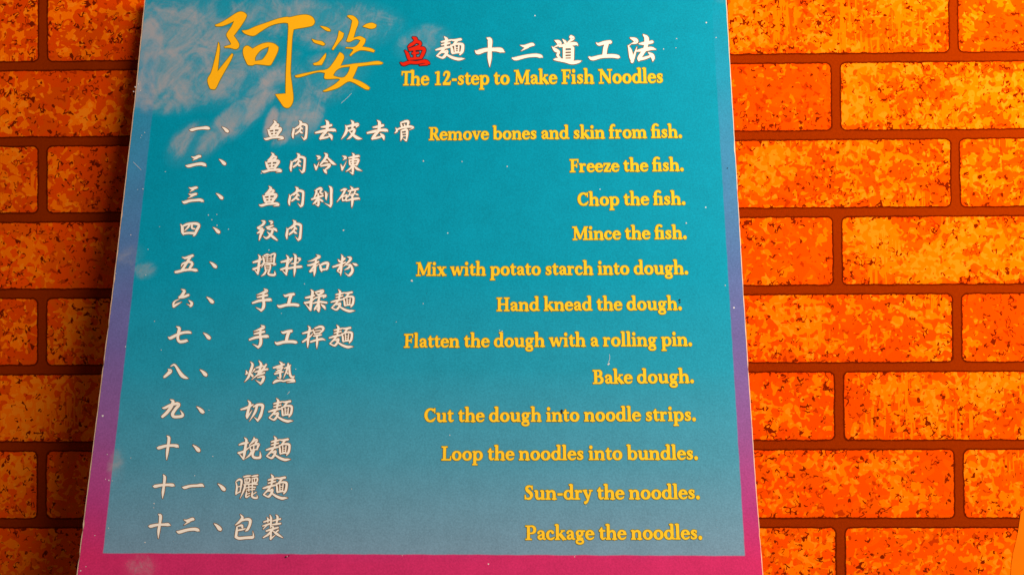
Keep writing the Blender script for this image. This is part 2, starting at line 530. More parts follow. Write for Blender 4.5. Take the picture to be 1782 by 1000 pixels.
GLYPHS = r"""
一@320,200,8.91@95,238,14 130,236,42 200,218,38 290,208,40 350,206,50 388,214,40 403,222,10
、@320,200,8.91@598,193,10 632,216,32 664,246,50 680,258,44
二@320,200,8.91@125,655,10 170,668,36 230,648,44 255,645,36;205,672,30 140,708,4;38,792,18 80,796,44 180,772,40 270,762,46 325,778,46 345,796,12
三@300,320,10@295,70,10 340,86,40 400,72,44 428,68,34;370,98,34 305,146,4;290,180,10 340,196,40 400,182,44 418,178,36;360,205,34 275,256,4;180,312,16 215,324,48 300,298,44 400,287,42 480,282,48 528,300,44 541,314,10
四@300,320,10@150,708,14 176,760,46 180,840,46 194,884,18;185,738,30 260,706,42 350,692,42 430,698,50 466,730,44 430,800,48 392,880,40 370,908,12;195,866,40 280,856,36 370,860,44;300,722,34 272,762,32 215,818,12;345,705,34 345,770,34 392,786,24
五@280,435,9.09@345,118,12 390,128,34 460,106,40 505,90,36;468,112,40 420,190,40 370,270,38 338,312,34;325,262,8 345,222,26 410,196,30 472,192,38 498,224,42 470,272,38 450,310,38;235,350,34 270,345,40 380,318,38 480,312,36 560,322,44 580,332,12
六@280,435,9.09@330,624,10 374,648,42 345,705,44 312,745,40;300,748,40 370,738,42 436,712,38;295,776,8 230,808,20 202,848,32 204,896,24;206,892,38 262,856,30 328,822,4;446,798,10 490,838,42 480,882,34 462,896,12;482,884,26 415,856,4
七@270,555,9.09@345,122,14 385,150,46 370,230,44 362,310,42 392,356,44 460,352,44 498,342,40 520,352,8;215,288,14 245,300,44 330,258,42 430,218,40 520,208,40 562,216,32 573,224,8
八@270,555,9.09@212,796,16 245,820,56 200,870,46 152,912,34 140,926,10;250,746,10 300,722,28 335,750,34 390,840,50 440,900,56 500,930,30 527,936,4
九@250,685,8.333@280,204,16 310,202,34 380,168,38 440,148,36;392,84,12 430,112,44 400,190,46 340,270,44 276,328,36;430,152,34 490,140,42 512,162,44 462,222,42 422,290,46 442,328,42 510,330,40 562,318,40 566,288,30 534,238,4
十@250,685,8.333@200,778,14 225,780,44 330,752,38 430,746,38 488,756,46 506,772,12;345,610,14 370,640,42 360,740,38 345,850,38 336,950,8
十B@245,820,8.333@185,212,14 210,212,44 300,196,36 400,190,38 466,195,44 490,206,12;332,48,14 350,85,40 340,190,34 325,300,38 318,386,6
一B@245,820,8.333@608,226,12 640,230,40 720,208,36 820,202,36 885,196,44 916,214,12
十C@245,820,8.333@120,788,14 145,790,44 240,770,36 340,766,36 398,766,44 430,776,12;265,620,18 290,644,44 280,750,36 262,860,38 257,966,6
二B@245,820,8.333@630,697,8 680,710,38 750,688,44 765,690,34;705,718,32 630,772,4;530,868,20 565,874,44 680,842,40 780,832,44 832,846,44 850,860,10
魚@440,260,8.91@292,58,10 318,92,44 285,142,44 238,176,22;312,108,24 360,124,34 345,150,32 272,186,22 200,210,14;198,198,10 220,240,38 236,288,38 252,306,24;232,204,22 320,184,32 388,184,44 398,206,44 366,250,44 342,294,34;300,190,26 295,282,26;250,246,22 345,236,22;245,292,26 345,282,28;145,342,14 178,350,36 260,328,34 330,322,34 400,320,40 436,332,34 448,344,8;436,346,22 365,358,8
肉@440,260,8.91@592,186,10 602,220,34 590,290,36 594,338,18;612,202,18 690,152,32 740,122,34 796,138,42 806,172,36 798,290,38 788,338,42 766,368,14;768,362,24 722,314,4;688,68,10 716,95,44 705,140,38 660,192,14;690,150,14 722,178,28 742,198,20;716,186,28 690,230,32 632,276,26;690,228,18 722,250,34 744,264,12
冷@440,260,8.91@990,104,10 1026,122,42 1034,138,34 1000,162,6;955,238,10 976,276,34 984,312,22;982,312,26 1016,236,14 1030,194,4;1114,64,10 1146,92,42 1122,150,38 1064,222,28 1036,256,6;1150,122,18 1190,166,32 1244,218,42 1292,240,6;1100,198,14 1140,192,30 1162,200,18;1058,262,22 1124,248,32 1188,240,40 1182,270,36 1132,312,24 1108,326,8;1096,316,10 1126,346,42 1144,376,12
凍@440,260,8.91@1395,108,10 1432,126,42 1440,142,30 1400,166,6;1365,238,10 1386,290,34 1386,326,16;1386,320,26 1428,244,14 1452,188,4;1490,136,22 1560,122,32 1636,108,38 1650,118,16;1544,64,10 1566,96,36 1552,200,34 1552,330,36 1550,386,12;1550,380,28 1498,350,4;1494,164,12 1506,230,30 1518,250,18;1510,172,24 1626,158,34 1634,188,36 1610,246,26;1520,208,18 1615,198,18;1518,248,22 1612,238,24;1538,266,22 1500,310,28 1445,346,6;1574,264,18 1622,306,38 1692,336,4
剁@440,260,8.91@966,640,14 990,658,32 966,724,24 946,746,6;990,628,24 1046,608,38 1066,624,36 1046,668,28 1076,690,24 1094,680,8;918,776,26 990,752,34 1088,720,28;1014,690,26 1020,760,32 1020,850,36 1014,882,14;1004,772,26 970,820,34 934,848,10;1030,772,22 1074,800,32 1092,812,10;1014,874,26 966,850,6;1114,654,8 1136,682,30 1136,756,26 1142,786,8;1142,770,14 1166,680,6;1184,574,10 1216,612,42 1216,720,38 1216,840,40 1202,892,20;1206,884,30 1116,838,4
碎@440,260,8.91@1370,640,18 1420,622,34 1452,624,22;1436,630,28 1390,712,30 1308,814,8;1384,738,12 1396,790,26;1392,738,20 1456,714,30 1454,742,28 1440,790,22;1395,796,22 1450,786,20;1518,580,10 1542,610,38;1480,652,20 1560,632,30 1632,616,28;1516,656,22 1490,720,22 1468,748,6;1502,700,14 1530,722,24 1546,740,10;1590,650,22 1562,710,22 1550,738,6;1582,690,16 1622,704,26 1634,714,12;1450,800,18 1540,776,34 1636,764,34 1656,778,10;1540,690,18 1546,780,36 1541,850,30 1535,906,4
絞@430,375,8.91@228,84,10 270,102,42 240,150,34 168,190,22;164,196,18 196,208,34 240,204,28 220,232,32 168,272,20;164,274,20 226,250,32 262,226,20;225,262,28 208,320,36 190,382,14;268,216,10 230,292,22;345,90,12 386,106,42 370,138,14;300,186,20 356,174,30 402,160,22;356,182,26 312,208,14;404,198,18 440,220,42 462,244,18;316,212,14 360,214,28 394,216,34 390,260,36 352,318,36 302,352,30 252,324,6;318,258,10 352,290,28 412,340,40 466,382,20
攪@430,440,10@110,166,26 180,146,40 262,110,22;200,38,12 226,82,42 210,180,42 198,300,44 190,372,18;190,365,30 118,280,6;112,284,34 180,260,34 262,204,14;274,62,14 292,110,32 296,176,28 254,248,10;300,52,26 350,30,28 386,42,22;400,42,22 484,18,32 476,90,34 470,160,30;310,80,12 378,68,12;322,112,12 452,98,12;332,146,12 444,132,12;352,36,14 352,150,14;420,36,14 420,150,14;272,186,20 340,178,26 440,182,30 492,200,32 448,222,6;308,214,14 322,290,26 332,322,18;322,212,20 402,208,26 406,260,26 392,312,20;330,246,12 392,242,12;330,276,12 392,272,12;336,306,16 392,302,16;330,324,32 300,370,32 248,406,6;388,312,28 370,358,32 400,382,36 470,386,38 488,368,34 482,318,4
拌@430,440,10@598,160,26 680,142,40 752,110,24;688,44,12 716,92,40 702,180,42 692,300,44 684,384,14;686,376,32 606,298,6;594,290,32 670,262,34 720,196,16 742,160,6;784,102,34 748,152,20 722,182,6;884,94,18 920,110,42 900,152,10;768,192,14 830,182,28 892,166,22;724,270,34 820,252,38 936,242,40 957,254,10;812,24,12 846,62,42 836,200,40 830,320,38 820,408,6
和@525,440,10@262,38,10 312,66,42 270,92,42 200,130,28 112,152,4;108,218,22 180,206,36 292,156,32;252,116,32 240,200,38 228,320,44 220,398,12;232,204,28 190,270,32 146,322,28;150,334,16 206,306,26;256,232,16 304,192,12;314,198,12 332,260,42 348,318,26;332,214,32 392,184,42 456,182,48 452,236,42 436,288,30;346,296,34 400,288,30 456,276,20
粉@525,440,10@694,34,10 712,80,38 698,180,38 686,300,40 680,392,8;634,118,12 662,148,38 694,162,14;748,100,36 712,150,14;548,246,26 640,216,36 762,166,24;680,230,32 642,290,34 622,318,14;626,318,16 680,352,20;798,74,10 852,92,44 832,140,38 762,208,20 716,244,4;886,184,10 938,206,44 974,216,12;782,214,12 846,210,34 876,258,42 884,318,44 844,378,44 810,392,24 752,348,4;842,204,28 822,258,34 750,296,10
手@430,495,8.335@250,66,10 286,92,42 230,122,32 142,152,4;150,186,16 200,176,30 290,156,34;84,268,24 170,238,36 260,226,36 334,222,44 354,236,10;242,122,28 236,200,36 246,280,42 236,338,42 206,380,24;208,374,34 132,334,4
工@430,495,8.335@534,152,10 560,166,32 620,148,36 676,142,38;640,160,42 620,212,44 605,282,44;448,306,20 480,320,40 570,298,38 680,292,40 742,302,38 760,308,8
揉@430,495,8.335@852,194,22 910,182,34 978,160,22;928,78,10 952,112,38 938,200,36 926,300,42 926,374,14;922,366,32 840,274,4;838,266,26 910,252,32 1004,186,14;988,112,14 1030,104,28 1100,92,38 1080,126,32 1030,152,22;1000,128,16 1040,150,28;984,202,16 1060,172,28 1142,162,32 1106,194,14;960,272,18 1050,252,30 1154,264,26;1052,172,26 1036,260,36 1042,340,44 1040,392,16;1022,292,24 986,350,28 974,372,6;1074,288,14 1116,322,38 1134,354,16;1040,386,28 1006,352,8
麵@525,555,10@614,108,12 642,152,42 630,220,34 622,282,28;568,196,20 620,184,30 694,168,26;568,246,18 630,230,28 686,216,24;484,328,20 560,306,36 650,284,32 706,274,20;602,312,26 560,362,32 490,428,14;582,372,22 640,346,32 634,390,34 592,450,36 560,460,26 498,430,22;604,372,12 650,418,28 720,460,38 800,486,42 852,482,32 897,480,4;704,160,16 760,168,32 846,154,36;802,166,32 768,208,28 738,238,16;698,248,12 716,310,32 722,380,32 726,398,12;716,256,26 790,230,30 864,238,40 876,280,38 862,360,40 830,412,18;726,388,24 790,378,22 850,376,22;762,266,20 765,372,20;818,262,20 810,368,20;766,296,10 812,292,10;766,332,10 812,328,10;766,364,14 812,360,14
桿@525,555,10@22,250,22 100,228,34 188,200,26;114,124,10 142,162,38 122,270,40 112,400,40 106,494,10;22,396,28 100,342,34 170,282,22 198,240,4;204,178,10 222,240,30 228,262,14;234,162,24 320,134,38 376,152,44 364,200,36 306,252,22;240,208,16 332,194,18;226,258,20 310,244,22;208,296,20 270,288,32 340,274,24;160,396,28 250,368,36 350,348,38 412,364,10;266,292,32 272,380,38 267,450,30 266,512,4
烤@410,620,8.333@222,80,10 248,122,34 216,220,38 188,298,32 132,368,4;156,206,10 166,240,34 148,258,12;278,184,24 244,232,8;216,240,16 246,280,34 252,298,10;342,64,10 372,112,36 356,180,32 330,240,20;300,166,18 350,152,28 402,138,22;284,226,20 370,202,30 462,184,30;444,120,26 372,220,32 236,334,6;300,276,16 360,258,24 418,236,26;316,306,14 370,294,26 410,294,36 396,350,38 364,396,26;366,390,30 294,342,4
熟@410,620,8.333@642,78,10 668,102,34;552,164,20 610,148,30 704,116,26;600,178,16 682,154,24 660,186,22 614,198,14;588,220,14 662,200,22 640,230,22;572,252,22 640,234,28 694,220,16;646,228,24 652,290,32 646,324,16;642,316,22 606,298,4;710,172,16 760,152,28 794,130,20;766,108,24 752,180,30 696,314,6;782,150,28 786,230,32 802,284,34 840,302,26 852,276,4;734,218,14 758,246,24;550,382,20 590,356,38 650,348,24 700,356,22 750,342,24 836,340,38 858,362,20;840,362,22 746,376,6
切@410,620,8.333@82,768,20 160,744,34 254,698,20;182,638,10 212,682,38 188,770,38 168,860,38 168,896,14;170,884,28 216,816,16 242,774,4;262,728,18 322,700,34 392,708,44 386,780,36 362,860,42 322,932,20;324,924,30 270,878,4;314,712,34 282,810,34 202,936,4
挽@400,750,8.333@138,194,18 200,174,34 268,164,20;216,92,10 242,132,36 228,230,36 212,330,38 204,404,10;200,396,30 126,310,4;128,314,28 200,292,30 284,232,14;352,88,12 352,130,38 288,194,10;340,122,16 394,126,34 374,172,26;288,198,10 306,270,24;294,218,18 350,196,24 418,184,34 406,230,28 396,266,16;306,272,18 400,258,22;352,196,18 346,266,20;326,276,28 292,340,28 222,398,4;356,270,28 332,338,32 352,376,36 410,384,34 444,368,34 440,292,4
曬@395,820,8.333@130,148,10 146,220,26 136,310,26 130,332,10;140,138,16 180,114,28 214,132,32 206,210,26 190,302,10;150,222,14 200,212,14;134,322,16 198,284,18;244,76,16 290,66,26 342,60,18;364,70,16 400,62,24 448,54,22;260,108,12 266,160,22;260,106,16 330,98,24 322,150,20 266,166,16;292,112,16 292,150,16;366,104,12 372,156,20;366,102,16 440,92,24 432,150,22 370,162,16;402,108,16 402,150,16;250,190,18 340,178,22 438,180,24;266,192,24 250,260,28 192,388,4;266,236,14 340,220,18 412,226,22;282,266,14 402,256,18;320,182,16 320,282,16;372,190,16 366,272,16;286,290,18 280,366,26 334,344,12;282,328,12 332,312,14;370,290,18 366,356,28 400,378,28 440,376,24 436,338,4;370,332,12 424,298,14
包@395,820,8.333@198,620,10 226,666,38 190,720,36 126,772,10;206,712,20 280,690,34 336,702,44 332,770,36 298,838,34 266,862,6;160,790,16 216,778,32 226,806,28;148,800,20 142,870,36 132,944,36;152,850,20 216,838,26 270,826,14;132,944,40 180,964,40 280,956,38 370,950,40 386,928,22 376,862,4
裝@395,820,8.333@626,628,10 642,680,32 636,790,22 630,814,6;584,664,10 598,690,28 596,730,18;538,728,20 624,700,22;522,786,16 600,762,26 644,744,12;592,762,22 528,830,10;714,628,12 736,660,32 720,752,24;668,712,18 774,684,26;658,768,18 720,758,28 778,750,22;638,786,14 672,802,28;574,858,22 650,834,30 742,808,22;662,842,28 602,908,30 528,954,14;642,880,24 636,972,30;640,968,26 704,916,6;670,858,16 730,904,36 808,954,10;744,848,24 690,892,10
去@500,200,7.748@518,78,10 546,112,42 536,200,38 508,250,32;458,170,14 520,162,34 592,144,32;382,246,22 460,228,36 560,208,36 634,210,40 656,226,8;512,240,32 462,300,38 446,328,20;446,322,28 520,308,28 574,290,18;552,252,10 590,290,42 602,334,14
皮@500,200,7.748@788,148,12 802,200,34 782,260,34 732,328,6;800,164,24 880,144,32 952,132,40 930,168,16;862,80,10 886,112,38 876,192,26;820,218,20 900,198,34 892,250,36 842,308,28 806,332,4;842,230,12 890,276,32 950,316,42 1008,326,4
骨@500,200,7.748@1528,108,10 1542,152,28;1540,108,20 1608,90,34 1632,104,34 1620,152,22;1578,130,14 1586,152,22;1464,182,10 1478,220,28 1452,248,10;1480,202,20 1560,174,28 1656,162,32 1702,178,16 1638,208,4;1534,214,12 1542,300,30 1530,348,10;1546,216,22 1606,204,34 1616,260,32 1606,352,16;1555,254,12 1606,249,12;1555,290,12 1606,285,12;1600,346,26 1560,322,4
十T@690,55,7.748@1065,268,18 1100,284,60 1200,254,52 1330,248,52 1408,258,64 1450,280,18;1224,95,18 1260,124,62 1258,240,52 1256,360,56 1256,478,8
道@920,55,7.425@338,122,12 382,142,54 402,170,40 326,208,6;302,204,10 346,244,48 388,270,34 374,312,34 412,358,20;328,368,16 370,366,40 470,384,44 560,406,48 640,396,36 682,384,4;440,108,10 470,140,36 484,172,16;548,76,46 572,96,40 506,146,16;400,198,22 480,178,44 598,162,44 634,182,12;458,204,36 458,356,34;470,208,30 540,204,36 566,218,42;568,218,42 564,366,42;470,258,18 550,254,18;470,296,18 550,292,18;470,334,18 550,330,18;466,366,22 560,366,22
法@920,55,7.425@1312,88,12 1372,112,54 1390,140,44 1326,164,8;1284,188,10 1310,250,44 1326,340,50 1340,404,14;1326,164,8 1284,196,12;1336,392,40 1368,300,28 1398,202,4;1482,48,16 1522,92,58 1516,180,50 1490,262,40;1428,164,16 1500,158,44 1594,140,38;1394,256,20 1480,242,44 1580,224,44 1642,236,10;1490,252,44 1430,344,50 1424,378,26;1422,366,34 1500,348,36 1588,318,22;1544,276,10 1590,310,48 1606,350,44 1602,388,10
魚T@690,55,14.29@410,158,40 465,190,100 480,240,90 430,300,80 350,350,76 300,392,44;480,260,70 566,276,80 596,320,64 556,372,56 420,420,50 300,446,24;215,488,30 270,560,76 310,680,76 330,712,40;330,474,46 480,444,66 640,428,86 690,468,84 660,560,86 610,660,76;440,440,60 460,680,66;400,555,50 540,540,54;330,690,56 600,672,56;105,786,30 180,822,84 330,774,82 500,782,76 700,752,92 790,790,76 816,812,30;760,822,54 580,846,24
"""
for ln in GLYPHS.strip().splitlines():
    nm, fr, tx = ln.split('@')
    a, b, c = (float(q) for q in fr.split(','))
    glyph(nm, a, b, c, tx)


def put_glyph(I, name, src=None, dst=None, k=1.0, kz=None, bold=1.0, d=1.15):
    """ink a traced character; src/dst: photo pixels of the same spot at the traced and at this place"""
    kz = kz or k
    if src is None:
        fn = lambda x, y: loc(x, y)
        e = d
    else:
        sx, sz = loc(*src); tx, tz = loc(*dst)

        def fn(x, y):
            a, b = loc(x, y)
            return (tx + (a - sx) * k, tz + (b - sz) * kz)
        e = d / k
    for st in GL[name]:
        s2 = [(x, y, w_ * bold) for x, y, w_ in st]
        I.ribbon(s2, fn, 1, B_OUT, e)
    for st in GL[name]:
        s2 = [(x, y, w_ * bold) for x, y, w_ in st]
        I.ribbon(s2, fn, 0, B_INK, 0.0)


# ------------------------------------------------------------------ small chips in the print
CHIPS = """247,236,.9 245,240,.7 252,231,.8 288,299,.9 249,329,.9 240,330,.7 363,374.5,1.2 369,382.5,1.1 377.5,373.5,1 378,392.5,1.1 398,399,1
258,434,1 254,478.5,1 278,394.6,.8 228,409,1 202,476,1 281,608.7,1.1 218.6,603,1 269.5,559,.9 179,723,1.9 228,796,.9 370.5,793.6,1 165.5,931,1
252.6,943,1.2 268.5,875.5,1.3 268,882.6,1 189,918,1.1 190,835,1.3 184,833,.9 196,836,.9 187,790,1 1229,40,1.4 1177.5,68,1 1154.5,86,1.3 1176,84,.9
736.7,280.7,1.5 882.5,290,1.2 804,281.5,.9 717,488.4,2 736.7,528,.9 598,401,1.6 468.5,435.4,1.1 874,576,1.2 869.5,574.7,.9 1058.3,633.8,2.1
1060,632.5,1.3 1194,388.4,1.4 783,756.7,1.1 1262,496.6,1.2 455,302,1.2 1040,720,.8 236,152,1.4 241,147,1.1 245,158,.9 233,160,1.2 530,494,.9 490,545,.8
515,642,1 356,717,1.1 364,713.5,.9 1246,66,1 1020,880,.8 690,560,.8 612,850,.9 500,967,1 700,966,.8 1000,968,.9 141,992,1.3 150,985,.9"""
I = Ink(); rnd = random.Random(4)
for p in CHIPS.split():
    px, py, r_ = (float(q) for q in p.split(','))
    V = []
    for i in range(8):
        a = 2 * math.pi * i / 8; q = r_ * (0.55 + 0.6 * rnd.random())
        V.append((px + q * math.cos(a), py + q * math.sin(a)))
    I.emit(V, [tuple(range(8))], loc, 0, 0.00036)
I.ribbon([(1060.5, 616, 0.5), (1061, 624, 0.6), (1058.5, 631, 0.6)], loc, 0, 0.00036, 0.0)
I.ribbon([(594, 180, 0.4), (603, 172, 0.45), (612, 163, 0.5)], loc, 0, 0.00036, 0.0)
I.ribbon([(500, 686, 0.4), (504, 681, 0.8)], loc, 0, 0.00036, 0.0)
I.ribbon([(232, 282, 0.3), (238, 288, 0.5), (246, 296, 0.3)], loc, 0, 0.00036, 0.0)
for px, py, r_ in ((977.5, 714, 2.2), (977, 718, 1.8), (1182.5, 522, 1.8), (1183, 526, 1.4), (498, 968, 1.6), (503, 966, 1.2), (1266, 293, 1.0)):
    I.disc(px, py, r_, loc, 1, 0.0006, 7)
fv, ff = FACE
o_ = len(fv)
mesh_obj('printed_face', fv + I.v, list(ff) + [tuple(o_ + q for q in f) for f in I.f], [face_material(), ink('bare_chip_paper', (0.66, 0.60, 0.58, 1)), ink('dark_chip', (0.02, 0.025, 0.03, 1))],
         board, [0] * len(ff) + [1 + q for q in I.i])

CJK = [M_WHITE, M_OUT]
# ---- golden brush title
TITLE = [
 (350, ["130,180 180,160 250,120 330,68 375,60 412,80 415,108 370,185 300,280 330,320 350,360 342,390 315,402 265,390 215,388 215,378 270,362 272,345 235,280 245,245 280,195 303,145 250,170 195,190 140,192"]),
 (350, ["160,335 172,400 152,605 200,545 285,440 295,452 270,510 180,670 135,760 105,768 80,755 60,680 95,610 135,460"]),
 (350, ["375,232 430,225 500,195 600,160 700,125 780,108 816,110 896,92 971,88 1021,110 1041,150 1021,185 966,200 876,215 848,222 835,300 825,480 820,620 832,720 845,850 830,910 800,938 760,930 730,890 680,815 775,808 778,620 790,400 800,220 797,165 760,160 690,170 620,195 540,245 490,278 440,275 395,255"]),
 (350, ["385,410 400,380 430,372 472,398 540,360 610,342 670,352 710,385 700,430 650,530 625,550 570,545 500,540 470,550 430,545 410,510 390,460", "495,510 500,470 550,410 622,378 610,430 570,490 545,503"]),
 (505, ["275,190 330,200 365,220 368,238 340,235 310,218"]),
 (505, ["198,308 240,322 290,330 320,355 305,368 270,358 220,340"]),
 (505, ["328,438 325,475 290,545 225,548 212,533 260,515 300,470"]),
 (505, ["448,232 492,258 480,300 440,350 395,410 382,402 430,310"]),
 (505, ["522,100 545,92 590,105 625,155 600,230 580,300 640,285 690,310 685,340 660,380 740,395 775,415 765,430 700,415 640,412 590,435 555,465 545,458 580,410 565,398 510,393 510,385 580,385 620,360 645,320 600,310 545,335 515,330 550,230 570,140"]),
 (505, ["665,195 700,172 750,162 790,180 780,205 740,215 700,205"]),
 (505, ["45,645 100,630 250,600 340,585 400,520 455,430 485,450 492,485 460,555 560,540 590,535 700,525 800,512 850,527 830,540 740,545 620,560 590,630 570,670 640,695 700,730 730,755 720,772 690,768 630,735 575,705 525,700 440,755 330,788 300,785 400,730 455,685 440,672 330,675 312,660 320,620 250,612 100,655 55,658", "395,640 420,600 470,570 550,560 535,610 500,655 460,662 410,650"]),
]


def smooth_loop(P, keep=58):
    """round a traced closed outline, keeping its sharp tips"""
    n = len(P); out = []
    for i in range(n):
        p0, p1, p2, p3 = P[i - 1], P[i], P[(i + 1) % n], P[(i + 2) % n]

        def sharp(a, b, c):
            u = (b[0] - a[0], b[1] - a[1]); v = (c[0] - b[0], c[1] - b[1])
            ang = abs(math.degrees(math.atan2(u[0] * v[1] - u[1] * v[0], u[0] * v[0] + u[1] * v[1])))
            return ang > keep
        if sharp(p0, p1, p2):
            p0 = p1
        if sharp(p1, p2, p3):
            p3 = p2
        for j in range(4):
            t = j / 4
            out.append(tuple(0.5 * (2 * p1[k] + (p2[k] - p0[k]) * t + (2 * p0[k] - 5 * p1[k] + 4 * p2[k] - p3[k]) * t * t
                                    + (3 * p1[k] - p0[k] - 3 * p2[k] + p3[k]) * t ** 3) for k in range(2)))
    return out


I = Ink()
for x_off, loops in TITLE:
    LP = [smooth_loop([(x_off + float(p.split(',')[0]) / 5.263, 10 + float(p.split(',')[1]) / 5.263) for p in l.split()]) for l in loops]
    for l in LP:
        I.ribbon([(p[0], p[1], 0.5) for p in l], loc, 1, B_OUT, 0.95, closed=True)
    I.poly(LP, loc, 0, B_INK)
I.build('brush_title', [M_TITLE, M_OUTG])

I = Ink(); put_glyph(I, '魚T', bold=0.97, d=1.5); I.build('red_character', [M_RED, M_OUTR])
I = Ink()
put_glyph(I, '麵', (573, 566), (757.6, 65.2), 1.29, 1.22, bold=1.18)
put_glyph(I, '十T')
put_glyph(I, '二B', (308.6, 924), (892.2, 102), 1.52, 1.42, bold=1.04)
put_glyph(I, '道')
put_glyph(I, '工', (483.4, 531.6), (1025, 100.5), 1.50, 1.55, bold=0.98)
put_glyph(I, '法')
I.build('heading_line', CJK)

# ---- step numbers and Chinese steps
DOT = (387, 221.9)
DOTS = [(387, 221.9), (382, 278.2), (377, 337.5), (371.5, 396.5), (365.8, 456.5), (360.3, 517.5), (354.7, 579.8), (348.7, 643.6),
        (343, 707.8), (336.2, 774.4), (380, 841.8), (373.2, 910.8)]
NUMS = ['一', '二', '三', '四', '五', '六', '七', '八', '九', '十', '十B 一B', '十C 二B']
for k in range(12):
    I = Ink()
    for nm in NUMS[k].split():
        put_glyph(I, nm, bold=1.0)
    put_glyph(I, '、', DOT, DOTS[k], bold=1.0)
    I.build('step_number', CJK)
FISH, MEAT, NOOD, HAND, WORK = (456.3, 298.7), (506.8, 297.6), (614.5, 603), (440.2, 526.8), (483.4, 531.6)
QU = (549.3, 231.8)
STEPS = [
 [('魚', FISH, (460.3, 242.0)), ('肉', MEAT, (510.4, 240.2)), ('去',), ('皮',), ('去', QU, (639.6, 232.0)), ('骨',)],
 [('魚',), ('肉',), ('冷',), ('凍',)],
 [('魚', FISH, (451.8, 357.4)), ('肉', MEAT, (504.0, 356.5)), ('剁',), ('碎',)],
 [('絞',), ('肉', MEAT, (499.6, 414.8))],
 [('攪',), ('拌',), ('和',), ('粉',)],
 [('手',), ('工',), ('揉',), ('麵', NOOD, (617.2, 540.6))],
 [('手', HAND, (434.8, 590.4)), ('工', WORK, (479.2, 595.8)), ('桿',), ('麵',)],
 [('烤',), ('熟',)],
 [('切',), ('麵', NOOD, (509.6, 731.8))],
 [('挽',), ('麵', NOOD, (505.6, 798.6))],
 [('曬',), ('麵', NOOD, (500.6, 865.6))],
 [('包',), ('裝',)],
]
for st in STEPS:
    I = Ink()
    for g_ in st:
        put_glyph(I, *g_, bold=1.0)
    I.build('chinese_step', CJK)

# ---- Latin lettering: a bold old-style serif drawn stroke by stroke (x-height 430, baseline 0)
S = 128.0
TH = 46.0


def Vs(x, y0, y1, w_=S): return ('b', [(x, y0, w_), (x, y1, w_)])
def Hs(xa, xb, y, t=TH): return ('b', [(xa, y, t), (xb, y, t)])
def St(*p): return ('r', list(p))
def Br(*p): return ('b', list(p))
def Dt(x, y, r): return ('d', (x, y, r))


def El(cx, cy, rx, ry, wt, wn, a0=None, a1=None, n=40):
    full = a0 is None
    if full:
        a0, a1 = 0, 360
    pts = []
    for i in range(n if full else n + 1):
        a = math.radians(a0 + (a1 - a0) * i / n)
        pts.append((cx + rx * math.cos(a), cy + ry * math.sin(a), wn + (wt - wn) * abs(math.cos(a)) ** 1.3))
    return ('c' if full else 'e', pts)


def flag(x, y): return Br((x - 118, y - 42, 34), (x - 55, y - 26, 56), (x + 10, y - 24, 48))
def foot(x, w_=115): return Hs(x - w_, x + w_, TH / 2)


def arch(x): return St((x - 262, 300, 40), (x - 205, 366, 62), (x - 110, 388, 84), (x - 25, 345, 112), (x, 265, S), (x, 150, S), (x, 40, S))


def n_like(x0, top):
    r = [Vs(x0, 0, top), flag(x0, top + 22), foot(x0)]
    return r


fA = {}
fA['n'] = (590, n_like(135, 408) + [arch(445), foot(445)])
fA['h'] = (590, n_like(135, 690) + [arch(445), foot(445)])
fA['m'] = (880, n_like(135, 408) + [arch(430), foot(430, 105), arch(728), foot(728)])
fA['u'] = (590, [Vs(140, 130, 408), flag(140, 430), St((140, 240, S), (140, 140, S), (178, 58, 108), (280, 38, 78), (390, 90, 50)),
                 Vs(440, 0, 408), flag(440, 430), St((440, 60, 100), (500, 30, 56), (555, 28, 36))])
fA['r'] = (430, n_like(135, 408) + [St((170, 290, 40), (235, 368, 70), (300, 382, 92), (338, 364, 96)), Hs(20, 275, TH / 2)])
fA['i'] = (295, [Vs(145, 0, 408), flag(145, 430), foot(145), Dt(142, 590, 76)])
fA['l'] = (290, [Vs(143, 0, 690), flag(143, 712), foot(143)])
fA['o'] = (545, [El(272, 213, 176, 190, 134, 58)])
fA['b'] = (560, [Vs(130, 20, 690), flag(130, 712), El(300, 213, 168, 190, 128, 56)])
fA['d'] = (575, [El(256, 213, 168, 190, 128, 56), Vs(424, 20, 690), flag(424, 712), St((424, 60, 100), (490, 30, 52), (550, 26, 34))])
fA['p'] = (570, [Vs(132, -205, 408), flag(132, 430), El(304, 213, 168, 190, 128, 56), Hs(15, 260, -205)])
fA['e'] = (470, [El(240, 213, 160, 190, 126, 56, 0, 292), Hs(110, 420, 238, 50), St((300, 36, 70), (380, 62, 52), (425, 115, 30)),
                 Br((398, 215, 60), (398, 260, 74))])
fA['c'] = (455, [El(240, 213, 160, 190, 128, 58, 62, 300), Dt(345, 335, 62), St((320, 45, 66), (375, 66, 50), (418, 112, 30))])
fA['a'] = (480, [St((85, 320, 70), (140, 384, 66), (240, 396, 66), (318, 350, 100), (335, 270, 124), (335, 90, 120)),
                 St((310, 250, 40), (180, 205, 56), (110, 130, 110), (150, 52, 90), (240, 46, 60), (320, 100, 36)),
                 St((335, 90, 116), (380, 38, 70), (455, 34, 36)), Dt(98, 315, 52)])
fA['s'] = (400, [St((318, 312, 46), (292, 380, 50), (200, 396, 62), (112, 342, 96), (150, 265, 116), (258, 190, 118), (302, 112, 98), (230, 42, 66), (120, 40, 58), (72, 96, 46)),
                 Br((320, 296, 40), (320, 400, 40)), Br((68, 30, 40), (68, 140, 40))])
fA['t'] = (355, [St((150, 420, S), (150, 250, S), (150, 120, S), (190, 48, 96), (260, 42, 64), (335, 80, 30)), Hs(28, 325, 402, 56),
                 Br((72, 420, 20), (130, 470, 80), (168, 545, 46))])
